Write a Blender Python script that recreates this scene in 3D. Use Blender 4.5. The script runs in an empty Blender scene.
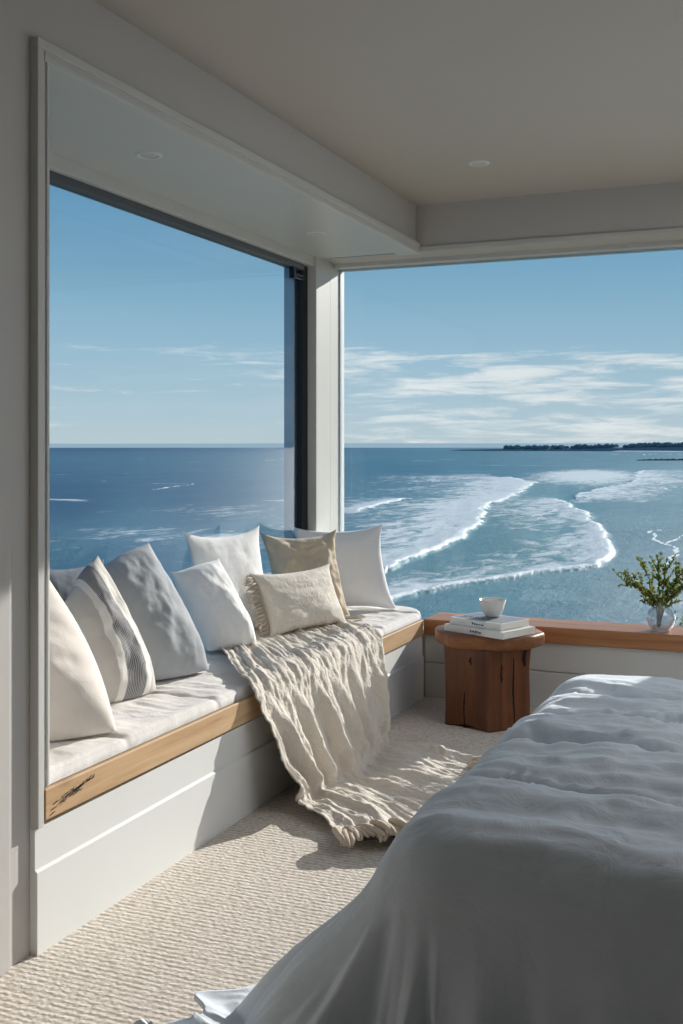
import bpy, bmesh, math, random
import numpy as np
from mathutils import Vector, Matrix

random.seed(7)
rng = np.random.default_rng(11)
scene = bpy.context.scene
col = scene.collection

# ------------------------------------------------------------------ helpers
def srgb(r, g, b):
    def f(c):
        c /= 255.0
        return c / 12.92 if c <= 0.04045 else ((c + 0.055) / 1.055) ** 2.4
    return (f(r), f(g), f(b), 1.0)

def tag(o, label=None, cat=None, group=None, kind=None):
    if label: o['label'] = label
    if cat: o['category'] = cat
    if group: o['group'] = group
    if kind: o['kind'] = kind
    return o

def link(name, me, mat=None, parent=None, smooth=False):
    o = bpy.data.objects.new(name, me)
    col.objects.link(o)
    if mat is not None:
        for m in (mat if isinstance(mat, (list, tuple)) else [mat]):
            me.materials.append(m)
    if parent is not None:
        o.parent = parent
    if smooth:
        me.polygons.foreach_set('use_smooth', [True] * len(me.polygons))
    me.update()
    return o

def empty(name, loc=(0, 0, 0)):
    o = bpy.data.objects.new(name, None)
    o.empty_display_size = 0.1
    o.location = loc
    col.objects.link(o)
    return o

def local(o, parent):
    """keep world position of a mesh built in world coordinates under an Empty"""
    o.parent = parent
    o.matrix_parent_inverse = Matrix.Translation(parent.location).inverted()
    return o

def me_from(name, verts, faces):
    me = bpy.data.meshes.new(name)
    me.from_pydata([tuple(map(float, v)) for v in verts], [], faces)
    me.update()
    return me

def grid_faces(nu, nv, wrap_u=False):
    f = []
    for j in range(nv - 1):
        for i in range(nu if wrap_u else nu - 1):
            a = j * nu + i
            b = j * nu + (i + 1) % nu
            f.append((a, b, b + nu, a + nu))
    return f

def fast_grid(name, V, nu, nv):
    """V: (nu*nv,3) array, row-major v then u"""
    me = bpy.data.meshes.new(name)
    V = np.asarray(V, dtype=np.float32)
    i, j = np.meshgrid(np.arange(nu - 1), np.arange(nv - 1))
    a = (j * nu + i).ravel()
    F = np.stack([a, a + 1, a + 1 + nu, a + nu], 1).astype(np.int32)
    me.vertices.add(len(V)); me.vertices.foreach_set('co', V.ravel())
    me.loops.add(F.size); me.loops.foreach_set('vertex_index', F.ravel())
    me.polygons.add(len(F))
    me.polygons.foreach_set('loop_start', np.arange(len(F), dtype=np.int32) * 4)
    me.update(calc_edges=True); me.validate()
    return me

def bm_box(bm, x0, x1, y0, y1, z0, z1, bevel=0.0, seg=2):
    r = bmesh.ops.create_cube(bm, size=1.0)
    vs = r['verts']
    for v in vs:
        v.co = Vector(((x0 + x1) / 2 + v.co.x * (x1 - x0), (y0 + y1) / 2 + v.co.y * (y1 - y0), (z0 + z1) / 2 + v.co.z * (z1 - z0)))
    if bevel > 0:
        es = list({e for v in vs for e in v.link_edges})
        bmesh.ops.bevel(bm, geom=es, offset=bevel, segments=seg, affect='EDGES', profile=0.5)

def bm_mesh(name, bm):
    bmesh.ops.recalc_face_normals(bm, faces=bm.faces)
    me = bpy.data.meshes.new(name)
    bm.to_mesh(me); bm.free()
    return me

def boxes(name, lst, mat, parent=None, bevel=0.003):
    bm = bmesh.new()
    for b in lst:
        bm_box(bm, *b[:6], bevel=(b[6] if len(b) > 6 else bevel))
    return link(name, bm_mesh(name, bm), mat, parent)

def lathe(name, prof, n=48, center=(0, 0, 0)):
    V, nv = [], len(prof)
    for r, z in prof:
        for k in range(n):
            a = 2 * math.pi * k / n
            V.append((center[0] + r * math.cos(a), center[1] + r * math.sin(a), center[2] + z))
    return me_from(name, V, grid_faces(n, nv, True))

def tube(bm, pts, radii, n=8):
    rings = []
    pts = [Vector(p) for p in pts]
    ref = Vector((0.13, 0.37, 0.91))
    for i, p in enumerate(pts):
        t = (pts[min(i + 1, len(pts) - 1)] - pts[max(i - 1, 0)])
        if t.length < 1e-9: t = Vector((0, 0, 1))
        t.normalize()
        a = t.cross(ref)
        if a.length < 1e-3: a = t.cross(Vector((1, 0, 0)))
        a.normalize(); b = t.cross(a)
        r = radii[i] if isinstance(radii, (list, tuple)) else radii
        rings.append([bm.verts.new(p + (a * math.cos(2 * math.pi * k / n) + b * math.sin(2 * math.pi * k / n)) * r) for k in range(n)])
    for r0, r1 in zip(rings, rings[1:]):
        for k in range(n):
            bm.faces.new((r0[k], r0[(k + 1) % n], r1[(k + 1) % n], r1[k]))
    bm.faces.new(rings[0][::-1]); bm.faces.new(rings[-1])

# numpy value noise ---------------------------------------------------
_perm = rng.random((256, 256)).astype(np.float64)
def vnoise(x, y):
    xi = np.floor(x).astype(int); yi = np.floor(y).astype(int)
    fx = x - xi; fy = y - yi
    fx = fx * fx * fx * (fx * (fx * 6 - 15) + 10); fy = fy * fy * fy * (fy * (fy * 6 - 15) + 10)
    g = lambda a, b: _perm[a & 255, b & 255]
    return ((g(xi, yi) * (1 - fx) + g(xi + 1, yi) * fx) * (1 - fy) + (g(xi, yi + 1) * (1 - fx) + g(xi + 1, yi + 1) * fx) * fy) * 2 - 1
def fbm(x, y, oct=4, gain=0.5):
    s = 0; a = 1.0; t = 0
    for k in range(oct):
        s = s + a * vnoise(x * 2 ** k + 17.3 * k, y * 2 ** k - 9.1 * k); t += a; a *= gain
    return s / t
def ridge(x, y, oct=3):
    s = 0; a = 1.0; t = 0
    for k in range(oct):
        s = s + a * (1 - np.abs(vnoise(x * 2 ** k + 31.7 * k, y * 2 ** k + 5.3 * k)) * 2); t += a; a *= 0.5
    return s / t
def sstep(a, b, x):
    t = np.clip((x - a) / (b - a), 0, 1); return t * t * (3 - 2 * t)

# ------------------------------------------------------------------ materials
class NT:
    def __init__(s, name):
        s.m = bpy.data.materials.new(name); s.m.use_nodes = True
        s.t = s.m.node_tree; s.n = s.t.nodes; s.l = s.t.links
        s.b = s.n.get('Principled BSDF'); s.out = s.n.get('Material Output')
    def node(s, typ, **kw):
        n = s.n.new(typ)
        for k, v in kw.items():
            if k == 'ins':
                for kk, vv in v.items():
                    if hasattr(vv, 'is_output'): s.l.new(vv, n.inputs[kk])
                    else: n.inputs[kk].default_value = vv
            else: setattr(n, k, v)
        return n
    def set(s, **kw):
        for k, v in kw.items():
            k = k.replace('_', ' ')
            if hasattr(v, 'is_output'): s.l.new(v, s.b.inputs[k])
            else: s.b.inputs[k].default_value = v
    def coords(s, scale=(1, 1, 1), rot=(0, 0, 0), kind='Object'):
        tc = s.node('ShaderNodeTexCoord')
        mp = s.node('ShaderNodeMapping', ins={'Vector': tc.outputs[kind]})
        mp.inputs['Scale'].default_value = scale; mp.inputs['Rotation'].default_value = rot
        return mp.outputs[0]
    def noise(s, vec, scale, detail=4, rough=0.55, dist=0.0):
        n = s.node('ShaderNodeTexNoise', ins={'Vector': vec, 'Scale': scale, 'Detail': detail, 'Roughness': rough, 'Distortion': dist})
        return n.outputs['Fac']
    def ramp(s, fac, stops):
        r = s.node('ShaderNodeValToRGB', ins={'Fac': fac})
        e = r.color_ramp.elements
        while len(e) < len(stops): e.new(0.5)
        for el, (p, c) in zip(e, stops):
            el.position = p; el.color = c if len(c) == 4 else (*c, 1)
        return r.outputs['Color']
    def math(s, op, a, b=0.0, clamp=False):
        n = s.node('ShaderNodeMath', operation=op, use_clamp=clamp)
        for i, v in enumerate((a, b)):
            if hasattr(v, 'is_output'): s.l.new(v, n.inputs[i])
            else: n.inputs[i].default_value = v
        return n.outputs[0]
    def mix(s, fac, a, b, blend='MIX'):
        n = s.node('ShaderNodeMix', data_type='RGBA', blend_type=blend)
        for i, v in ((0, fac), (6, a), (7, b)):
            if hasattr(v, 'is_output'): s.l.new(v, n.inputs[i])
            else: n.inputs[i].default_value = v
        return n.outputs[2]
    def bump(s, h, strength=0.3, dist=0.01, normal=None):
        n = s.node('ShaderNodeBump', ins={'Height': h, 'Strength': strength, 'Distance': dist})
        if normal is not None: s.l.new(normal, n.inputs['Normal'])
        return n.outputs[0]

def paint(name, c, rough=0.55):
    t = NT(name)
    v = t.coords()
    f = t.noise(v, 3.0, 3)
    t.set(Base_Color=t.mix(f, tuple(x * 0.96 for x in c[:3]) + (1,), c), Roughness=rough, Specular_IOR_Level=0.25)
    t.set(Normal=t.bump(t.noise(v, 180, 2), 0.04, 0.002))
    return t.m

def fabric(name, c, c2=None, weave=700, bump=0.25, wrinkle=0.35, wscale=9, sheen=0.15):
    t = NT(name)
    v = t.coords()
    c2 = c2 or tuple(x * 0.86 for x in c[:3]) + (1,)
    f = t.noise(v, 14, 5, 0.65)
    w1 = t.noise(t.coords((weave, weave * .12, weave)), 1.0, 2)
    w2 = t.noise(t.coords((weave * .12, weave, weave * .3)), 1.0, 2)
    wv = t.math('MULTIPLY', t.math('ADD', w1, w2), 0.5)
    base = t.mix(f, c2, c)
    base = t.mix(t.math('MULTIPLY', wv, 0.35), base, tuple(x * 0.75 for x in c[:3]) + (1,))
    t.set(Base_Color=base, Roughness=0.92, Specular_IOR_Level=0.12)
    t.b.inputs['Sheen Weight'].default_value = sheen
    n1 = t.bump(t.noise(v, wscale, 4, 0.6, 0.6), wrinkle, 0.012)
    t.set(Normal=t.bump(wv, bump, 0.0015, n1))
    return t.m

def wood(name, dark, mid, light, axis='Y', scale=1.0, rough=0.45, knots=True, spec=0.35):
    t = NT(name)
    sc = {'Y': (14, 0.9, 14), 'X': (0.9, 14, 14), 'Z': (12, 12, 0.8)}[axis]
    v = t.coords(tuple(x * scale for x in sc))
    n = t.noise(v, 1.0, 6, 0.6, 0.9)
    fine = t.noise(t.coords(tuple(x * scale * 9 for x in sc)), 1.0, 3, 0.6)
    big = t.noise(t.coords(tuple(x * scale * .3 for x in (3, 3, 3))), 1.0, 3)
    f = t.math('ADD', t.math('MULTIPLY', n, 0.6), t.math('ADD', t.math('MULTIPLY', fine, 0.18), t.math('MULTIPLY', big, 0.25)))
    c = t.ramp(f, [(0.30, dark), (0.50, mid), (0.70, light)])
    if knots:
        ksc = {'Y': (5, 2.2, 5), 'X': (2.2, 5, 5), 'Z': (4.2, 4.2, 2.4)}[axis]
        vo = t.node('ShaderNodeTexVoronoi', ins={'Vector': t.coords(tuple(x * scale for x in ksc)), 'Scale': 1.0})
        k = t.math('SUBTRACT', 1.0, t.math('MULTIPLY', vo.outputs['Distance'], 7.0), clamp=True)
        c = t.mix(t.math('MULTIPLY', k, 0.75), c, tuple(x * 0.35 for x in dark[:3]) + (1,))
    t.set(Base_Color=c, Roughness=rough, Specular_IOR_Level=spec)
    t.set(Normal=t.bump(f, 0.18, 0.004))
    return t.m

def plain(name, c, rough=0.5, metal=0.0, spec=0.5):
    t = NT(name)
    f = t.noise(t.coords(), 25, 3)
    t.set(Base_Color=t.mix(f, tuple(x * 0.93 for x in c[:3]) + (1,), c), Roughness=rough, Metallic=metal, Specular_IOR_Level=spec)
    return t.m

def window_glass(name):
    t = NT(name)
    t.n.remove(t.b)
    tr = t.node('ShaderNodeBsdfTransparent'); tr.inputs[0].default_value = (0.955, 0.975, 0.98, 1)
    gl = t.node('ShaderNodeBsdfGlossy'); gl.inputs['Roughness'].default_value = 0.0
    fr = t.node('ShaderNodeFresnel'); fr.inputs['IOR'].default_value = 1.45
    f = t.math('MULTIPLY', fr.outputs[0], 1.0, clamp=True)
    mx = t.node('ShaderNodeMixShader')
    t.l.new(f, mx.inputs[0]); t.l.new(tr.outputs[0], mx.inputs[1]); t.l.new(gl.outputs[0], mx.inputs[2])
    t.l.new(mx.outputs[0], t.out.inputs[0])
    return t.m

M = {}
M['wall'] = paint('wall_paint', srgb(194, 191, 187))
M['ceiling'] = paint('ceiling_paint', srgb(192, 185, 177))
M['trim'] = paint('trim_paint', srgb(204, 204, 200), 0.4)
M['base'] = paint('bench_paint', srgb(226, 227, 225), 0.4)
M['oak'] = wood('oak_board', srgb(158, 122, 86), srgb(196, 162, 124), srgb(216, 188, 152), 'Y')
M['sill'] = wood('cedar_sill', srgb(122, 76, 44), srgb(168, 114, 72), srgb(196, 146, 100), 'X', rough=0.33)
M['stump'] = wood('stump_wood', srgb(50, 25, 11), srgb(96, 52, 23), srgb(130, 76, 37), 'Z', rough=0.42, spec=0.4)
M['stump_top'] = wood('stump_top_wood', srgb(78, 44, 22), srgb(134, 86, 50), srgb(176, 124, 82), 'X', rough=0.4)
M['crack'] = plain('wood_crack', srgb(24, 11, 5), 0.9)
M['dark_frame'] = plain('dark_frame', srgb(9, 13, 20), 0.5)
M['blue_frame'] = plain('blue_grey_frame', srgb(168, 190, 206), 0.4)
M['head_frame'] = plain('head_frame', srgb(78, 82, 88), 0.5)
M['glass'] = window_glass('window_glass')
M['seat'] = fabric('seat_linen', srgb(232, 228, 224), srgb(214, 209, 204), wrinkle=0.55, wscale=10)
M['cream'] = fabric('cream_linen', srgb(236, 227, 219))
M['white'] = fabric('white_linen', srgb(246, 246, 245), srgb(232, 232, 232))
M['grey'] = fabric('grey_linen', srgb(178, 182, 186))
M['slate'] = fabric('slate_linen', srgb(118, 126, 138))
M['tan'] = fabric('tan_linen', srgb(214, 198, 174), wrinkle=0.6, wscale=14)
M['lumbar'] = fabric('slub_cotton', srgb(230, 222, 209), weave=260, bump=0.8, wrinkle=0.5, wscale=40)
M['throw'] = fabric('gauze_throw', srgb(224, 215, 203), weave=220, bump=0.9, wrinkle=0.7, wscale=45)
M['tassel'] = fabric('tassel_yarn', srgb(205, 190, 170), weave=260, bump=0.9, wrinkle=0.6, wscale=60)
M['duvet'] = fabric('duvet_linen', srgb(222, 231, 240), srgb(208, 218, 228), wrinkle=0.8, wscale=7, sheen=0.25)
M['mattress'] = fabric('mattress_cloth', srgb(225, 225, 222))
M['bedbase'] = fabric('bed_base_cloth', srgb(150, 150, 148))
M['ceramic'] = plain('ceramic', srgb(226, 226, 222), 0.25)
M['cover'] = plain('book_cover_white', srgb(224, 224, 222), 0.5)
M['pages'] = plain('book_pages', srgb(235, 230, 220), 0.9)
M['print_dark'] = plain('print_dark', srgb(54, 58, 62), 0.5)
M['print_grey'] = plain('print_grey', srgb(140, 144, 148), 0.5)
M['leaf'] = None
M['stem'] = plain('stem_bark', srgb(62, 50, 36), 0.8)
M['lamp_lens'] = plain('lamp_lens', srgb(205, 205, 198), 0.35)
M['lamp_ring'] = plain('lamp_ring', srgb(226, 226, 222), 0.3)
M['latch'] = plain('latch_metal', srgb(38, 44, 54), 0.35, 0.8)

def striped():
    t = NT('striped_ticking')
    tc = t.node('ShaderNodeTexCoord')
    sp = t.node('ShaderNodeSeparateXYZ', ins={0: tc.outputs['UV']})
    x = sp.outputs[0]
    def band(a, b): return t.math('MULTIPLY', t.math('GREATER_THAN', x, a), t.math('LESS_THAN', x, b))
    plainc = srgb(196, 192, 186); white = srgb(232, 229, 222); dark = srgb(112, 112, 116)
    c = t.mix(band(0.27, 0.80), plainc, white)
    fine = t.math('GREATER_THAN', t.math('FRACT', t.math('MULTIPLY', x, 40.0)), 0.42)
    c2 = t.mix(fine, srgb(186, 184, 182), dark)
    c = t.mix(band(0.39, 0.69), c, c2)
    t.set(Base_Color=c, Roughness=0.92, Specular_IOR_Level=0.1)
    t.set(Normal=t.bump(t.noise(t.coords(), 10, 4, 0.6, 0.5), 0.3, 0.012))
    return t.m
M['striped'] = striped()

def leafmat(name, a, b, c):
    t = NT(name)
    oi = t.node('ShaderNodeTexNoise', ins={'Vector': t.coords(), 'Scale': 35.0, 'Detail': 3.0})
    cc = t.ramp(oi.outputs['Fac'], [(0.3, a), (0.52, b), (0.72, c)])
    t.set(Base_Color=cc, Roughness=0.5)
    tl = t.node('ShaderNodeBsdfTranslucent', ins={'Color': cc})
    mx = t.node('ShaderNodeMixShader'); mx.inputs[0].default_value = 0.4
    t.l.new(t.b.outputs[0], mx.inputs[1]); t.l.new(tl.outputs[0], mx.inputs[2]); t.l.new(mx.outputs[0], t.out.inputs[0])
    return t.m
M['leaf'] = leafmat('leaf_green', srgb(70, 86, 34), srgb(124, 138, 62), srgb(182, 172, 100))
M['shrub'] = leafmat('shrub_green', srgb(60, 74, 34), srgb(110, 118, 60), srgb(160, 158, 84))

def carpet():
    t = NT('loop_carpet')
    v = t.coords()
    wob = t.noise(v, 6, 3)
    wv = t.node('ShaderNodeTexWave', wave_type='BANDS', bands_direction='Y', wave_profile='SIN',
                ins={'Vector': v, 'Scale': 13.0, 'Distortion': 2.2, 'Detail': 2.0, 'Detail Scale': 5.0})
    vo = t.node('ShaderNodeTexVoronoi', feature='SMOOTH_F1', ins={'Vector': t.coords((62, 74, 60)), 'Scale': 1.0, 'Smoothness': 0.4})
    fib = t.noise(v, 420, 3, 0.7)
    loop = t.math('SUBTRACT', 1.0, vo.outputs['Distance'])
    h = t.math('ADD', t.math('MULTIPLY', wv.outputs['Fac'], 0.42), t.math('ADD', t.math('MULTIPLY', loop, 0.75), t.math('MULTIPLY', fib, 0.25)))
    big = t.noise(v, 1.1, 3)
    c = t.ramp(h, [(0.30, srgb(176, 166, 155)), (0.70, srgb(208, 200, 191)), (1.0, srgb(224, 218, 211))])
    c = t.mix(t.math('MULTIPLY', big, 0.3), c, srgb(208, 195, 180))
    t.set(Base_Color=c, Roughness=0.97, Specular_IOR_Level=0.05)
    t.set(Normal=t.bump(h, 0.5, 0.006))
    return t.m
M['carpet'] = carpet()

# ------------------------------------------------------------------ room shell
H = 1.5
XW = -2.09          # face of the bench wall
def S(o, label=None):
    o['kind'] = 'structure'
    if label: o['label'] = label
    return o

def plane(name, pts, mat):
    return link(name, me_from(name, pts, [tuple(range(len(pts)))]), mat)

S(boxes('floor', [(-2.9, 2.7, -2.1, 6.6, -0.15, 0.0, 0)], M['carpet']), 'cream ribbed loop carpet')
S(boxes('ceiling', [(-2.9, 2.7, -2.1, 6.6, 2.94, 3.05, 0)], M['ceiling']), 'flat pale ceiling')
# bench wall: near stretch, header above the alcove
S(boxes('wall_left', [(-2.3, XW, -2.1, 2.637, 0, 2.94, 0),
                      (-2.3, XW, 2.637, 6.6, 2.70, 2.94, 0),
                      (-2.9, -2.3, 2.50, 2.637, 0, 2.94, 0)], M['wall']), 'white wall around the window seat alcove')
S(boxes('wall_alcove', [(-2.9, -2.0895, 2.637, 6.18, 2.66, 2.70, 0)], M['trim']), 'white soffit over the window seat')
# alcove surround (picture-frame trim) with a stepped profile
tr = [( -2.12, -2.061, 2.637, 2.667, 0.372, 2.6815),
      ( -2.20, -2.066, 2.6665, 2.680, 0.486, 2.6642),
      ( -2.20, -2.061, 2.6795, 2.693, 0.486, 2.6475),
      ( -2.12, -2.061, 2.637, 6.198, 2.682, 2.712),
      ( -2.20, -2.066, 2.6795, 6.198, 2.665, 2.684),
      ( -2.20, -2.061, 2.6695, 6.198, 2.648, 2.667)]
S(boxes('trim_1', [b + (0.003,) for b in tr], M['trim']), 'white stepped trim framing the alcove')
# vertical wall panel left of the trim with a shadow groove
S(boxes('trim_2', [(-2.10, -2.078, -2.1, 2.535, 0.0, 2.94)], M['wall']), 'flat white wall panel beside the alcove')
# far wall
S(boxes('wall_far', [(-2.9, 2.7, 6.28, 6.56, 0, 0.375, 0),
                     (-2.9, 2.7, 6.2, 6.60, 2.66, 2.94, 0),
                     (0.36, 0.50, 6.28, 6.60, 0.375, 2.66, 0), (2.50, 2.7, 6.28, 6.60, 0.375, 2.66, 0), (0.5, 2.5, 6.28, 6.60, 2.45, 2.66, 0)], M['wall']), 'white wall under the far window and beam above it')
S(boxes('trim_3', [(-2.055, 2.7, 6.266, 6.282, 0.0, 0.205, 0.004), (-2.055, 2.7, 6.270, 6.282, 0.212, 0.374, 0.003)], M['trim']),
  'white boards below the wooden sill')
S(boxes('trim_4', [(-2.09, 2.7, 6.188, 6.205, 2.662, 2.69)], M['trim']), 'thin white bead along the far beam')
S(boxes('wall_right', [(2.6, 2.7, -2.1, 6.6, 0, 2.94, 0)], M['wall']))
S(boxes('wall_back', [(-2.3, 2.7, -2.2, -2.1, 0, 2.94, 0)], M['wall']))

# wooden sill of the far window
S(boxes('trim_5', [(-2.06, 2.6, 6.25, 6.56, 0.375, 0.468, 0.006)], M['sill']), 'brown timber window sill')
# corner post and casings
S(boxes('trim_6', [(-2.90, -2.695, 6.10, 6.32, 0.40, 2.66), (-2.90, -2.71, 6.315, 6.56, 0.40, 2.66),
                   (-2.90, -2.712, 2.637, 6.10, 2.602, 2.662), (-2.905, -2.76, 2.637, 6.10, 0.40, 0.475)], M['trim']),
  'white corner post and casing between the windows')

def window(name, frame_boxes, pane, label, outer=None, latch=None):
    e = empty(name, (0, 0, 0)); S(e, label)
    f = boxes('window_frame', frame_boxes[1:], M['head_frame'], e, 0.002) if name == 'window_1' else None
    boxes('end_frame', frame_boxes[:1], M['dark_frame'], e, 0.002)
    g = link('glass_pane', me_from('pane', pane, [(0, 1, 2, 3)]), M['glass'], e)
    if outer: boxes('outer_frame', outer, M['blue_frame'], e, 0.002)
    if latch: boxes('latch', latch, M['latch'], e, 0.003)
    return e
window('window_1',
       [(-2.80, -2.752, 6.02, 6.10, 0.475, 2.602), (-2.80, -2.74, 2.637, 6.02, 2.567, 2.602), (-2.80, -2.74, 2.637, 6.02, 0.475, 0.505), (-2.80, -2.74, 2.637, 2.70, 0.505, 2.567)],
       [(-2.77, 2.70, 0.50), (-2.77, 6.03, 0.50), (-2.77, 6.03, 2.57), (-2.77, 2.70, 2.57)],
       'large fixed side window over the seat',
       outer=[(-2.865, -2.801, 6.0, 6.098, 0.475, 2.60)],
       latch=[(-2.765, -2.735, 5.86, 6.00, 2.500, 2.512), (-2.765, -2.735, 5.86, 5.90, 2.512, 2.566), (-2.765, -2.735, 5.90, 6.02, 2.52, 2.535)])
fr2 = plain('pale_frame', srgb(196, 200, 202), 0.4)
e2 = empty('window_2'); S(e2, 'wide far window over the timber sill')
boxes('window_frame', [(-2.71, 0.36, 6.40, 6.56, 2.635, 2.662), (-2.712, -2.70, 6.33, 6.56, 0.468, 2.64), (0.335, 0.362, 6.40, 6.56, 0.468, 2.64)], M['trim'], e2, 0.002)
boxes('glazing_bead', [(-2.70, -2.692, 6.475, 6.50, 0.468, 2.635), (-2.70, 0.335, 6.475, 6.50, 2.622, 2.636)], M['blue_frame'], e2, 0.001)
link('glass_pane', me_from('pane', [(-2.70, 6.5, 0.468), (0.34, 6.5, 0.468), (0.34, 6.5, 2.64), (-2.70, 6.5, 2.64)], [(0, 1, 2, 3)]), M['glass'], e2)

# added unseen translucent blind in a far wall opening, sunlit to fill the room
tb_ = NT('fill_blind_cloth'); tb_.n.remove(tb_.b)
d_ = tb_.node('ShaderNodeBsdfDiffuse'); d_.inputs[0].default_value = (0.85, 0.88, 0.9, 1)
l_ = tb_.node('ShaderNodeBsdfTranslucent'); l_.inputs[0].default_value = (0.80, 0.92, 1.0, 1)
x_ = tb_.node('ShaderNodeMixShader'); x_.inputs[0].default_value = 0.93
tb_.l.new(d_.outputs[0], x_.inputs[1]); tb_.l.new(l_.outputs[0], x_.inputs[2]); tb_.l.new(x_.outputs[0], tb_.out.inputs[0])
rb = empty('fill_blind', (1.5, 6.40, 2.45)); tag(rb, 'added unseen white blind that passes soft fill light into the room', 'blind')
local(plane('fill_blind_cloth', [(0.5, 6.40, 0.46), (2.5, 6.40, 0.46), (2.5, 6.40, 2.46), (0.5, 6.40, 2.46)], tb_.m), rb)
local(boxes('fill_blind_rail', [(0.5, 2.5, 6.385, 6.415, 0.469, 0.495)], M['trim']), rb)

# ------------------------------------------------------------------ downlights
def downlight(x, y, z, label):
    e = empty('downlight', (x, y, z))
    tag(e, label, 'ceiling light', 'recessed downlights')
    link('trim_ring', lathe('ring', [(0.036, -0.0005), (0.036, -0.004), (0.040, -0.006), (0.050, -0.005), (0.055, -0.001), (0.055, 0.0)], 40), M['lamp_ring'], e, True)
    link('lens', lathe('lens', [(0.0005, -0.001), (0.020, -0.0012), (0.036, -0.002), (0.036, 0.0)], 40), M['lamp_lens'], e, True)
downlight(-2.373, 3.726, 2.66, 'round white downlight in the alcove soffit, the nearer of the two over the seat')
downlight(-2.40, 5.43, 2.66, 'round white downlight in the alcove soffit, the one close to the corner post')
downlight(-1.482, 5.396, 2.94, 'round white downlight in the main flat ceiling')

# ------------------------------------------------------------------ window seat
e = empty('window_seat', (-2.4, 4.4, 0)); tag(e, 'white painted built-in window seat base with a ledge along its panel', 'bench')
def prism_y(name, prof, y0, y1):
    n = len(prof)
    V = [(x, y0, z) for x, z in prof] + [(x, y1, z) for x, z in prof]
    F = [tuple(range(n))[::-1], tuple(range(n, 2 * n))] + [(i, (i + 1) % n, n + (i + 1) % n, n + i) for i in range(n)]
    me = me_from(name, V, F)
    bm = bmesh.new(); bm.from_mesh(me); bmesh.ops.recalc_face_normals(bm, faces=bm.faces); bm.to_mesh(me); bm.free()
    return me
local(link('front_panel', prism_y('front_panel', [(-2.7, 0), (-2.063, 0), (-2.063, 0.243), (-2.072, 0.250), (-2.072, 0.3712), (-2.7, 0.3712)], 2.637, 6.266), M['base']), e)

# thick timber top board (its near end sits a touch higher)
bm = bmesh.new()
bm_box(bm, -2.75, -2.0585, 2.668, 6.245, 0.372, 0.466, 0.004)
for v in bm.verts:
    k = max(0.0, (6.245 - v.co.y) / 3.577)
    v.co.z += 0.016 * k
me = bm_mesh('bench_board', bm)
tag(link('bench_board', me, M['oak']), 'thick pale oak board capping the white window seat', 'bench top')
# burred bark knot near the end of the board
bm = bmesh.new()
for k in range(46):
    q = random.random() ** 0.8
    y = 2.675 + q * 0.20; zc = 0.412 + q * 0.038 + random.gauss(0, 0.006) * (1 - 0.6 * q)
    n_ = random.randint(4, 7); ln = random.uniform(0.006, 0.012)
    pts = [(-2.0582, y + i * ln, zc + i * ln * random.uniform(.10, .32) + random.uniform(-.001, .001)) for i in range(n_)]
    rm = random.uniform(0.0006, 0.0021)
    tube(bm, pts, [0.0003] + [rm] * (n_ - 2) + [0.0003], 5)
kn = link('bark_knot', bm_mesh('bark_knot', bm), M['crack']); kn.parent = bpy.data.objects['bench_board']; kn['label'] = 'dark bark inclusion'

# seat cushion: thin soft pad
def seat_pad():
    nu, nv = 70, 330
    x0, x1, y0, y1 = -2.735, -2.072, 2.655, 6.47
    u = np.linspace(-1, 1, nu); v = np.linspace(-1, 1, nv)
    U, Vv = np.meshgrid(u, v)
    X = (x0 + x1) / 2 + (x1 - x0) / 2 * U
    Y = (y0 + y1) / 2 + (y1 - y0) / 2 * Vv
    # rounded corners in plan (front, far end)
    R = 0.26
    dx = X - (x1 - R); dy = Y - (y1 - R)
    m = (dx > 0) & (dy > 0)
    # squeeze the corner square to a disc
    mx = np.maximum(dx, dy); d = np.hypot(dx, dy) + 1e-9
    X = np.where(m, (x1 - R) + dx * mx / d, X); Y = np.where(m, (y1 - R) + dy * mx / d, Y)
    ed = np.minimum(1 - np.abs(U), (1 - np.abs(Vv)) * (y1 - y0) / (x1 - x0)) * (x1 - x0) / 2
    prof = np.sqrt(np.clip(1 - (1 - np.clip(ed / 0.028, 0, 1)) ** 2, 0, 1))
    base = 0.468 + 0.016 * np.clip((6.245 - Y) / 3.577, 0, 1.1)
    h = 0.043 * prof
    wr = (fbm(X * 7, Y * 5, 4) * 0.010 + (ridge(X * 3.2 + 0.5 * fbm(X * 4, Y * 4), Y * 9) - 0.35) * 0.009) * sstep(0.0, 0.10, ed)
    tuft = -0.010 * np.exp(-(((Y - 2.2) % 0.62 - 0.31) / 0.018) ** 2) * prof
    Z = base + h + wr + tuft
    top = np.stack([X, Y, Z], -1).reshape(-1, 3)
    me = fast_grid('seat_cushion', top, nu, nv)
    o = link('seat_cushion', me, M['seat'], None, True)
    # underside
    bm = bmesh.new(); bm.from_mesh(me)
    be = [e_ for e_ in bm.edges if e_.is_boundary]
    r = bmesh.ops.extrude_edge_only(bm, edges=be)
    nvs = [g for g in r['geom'] if isinstance(g, bmesh.types.BMVert)]
    for q in nvs: q.co.z = 0.4695 + 0.016 * max(0, (6.245 - q.co.y) / 3.577)
    for f_ in bm.faces: f_.smooth = True
    bm.to_mesh(me); bm.free()
    return o
tag(seat_pad(), 'long thin pale grey linen pad covering the window seat', 'seat cushion')

# ------------------------------------------------------------------ pillows
def seat_z(y): return 0.514 + 0.016 * max(0.0, (6.245 - y) / 3.577)

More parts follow.
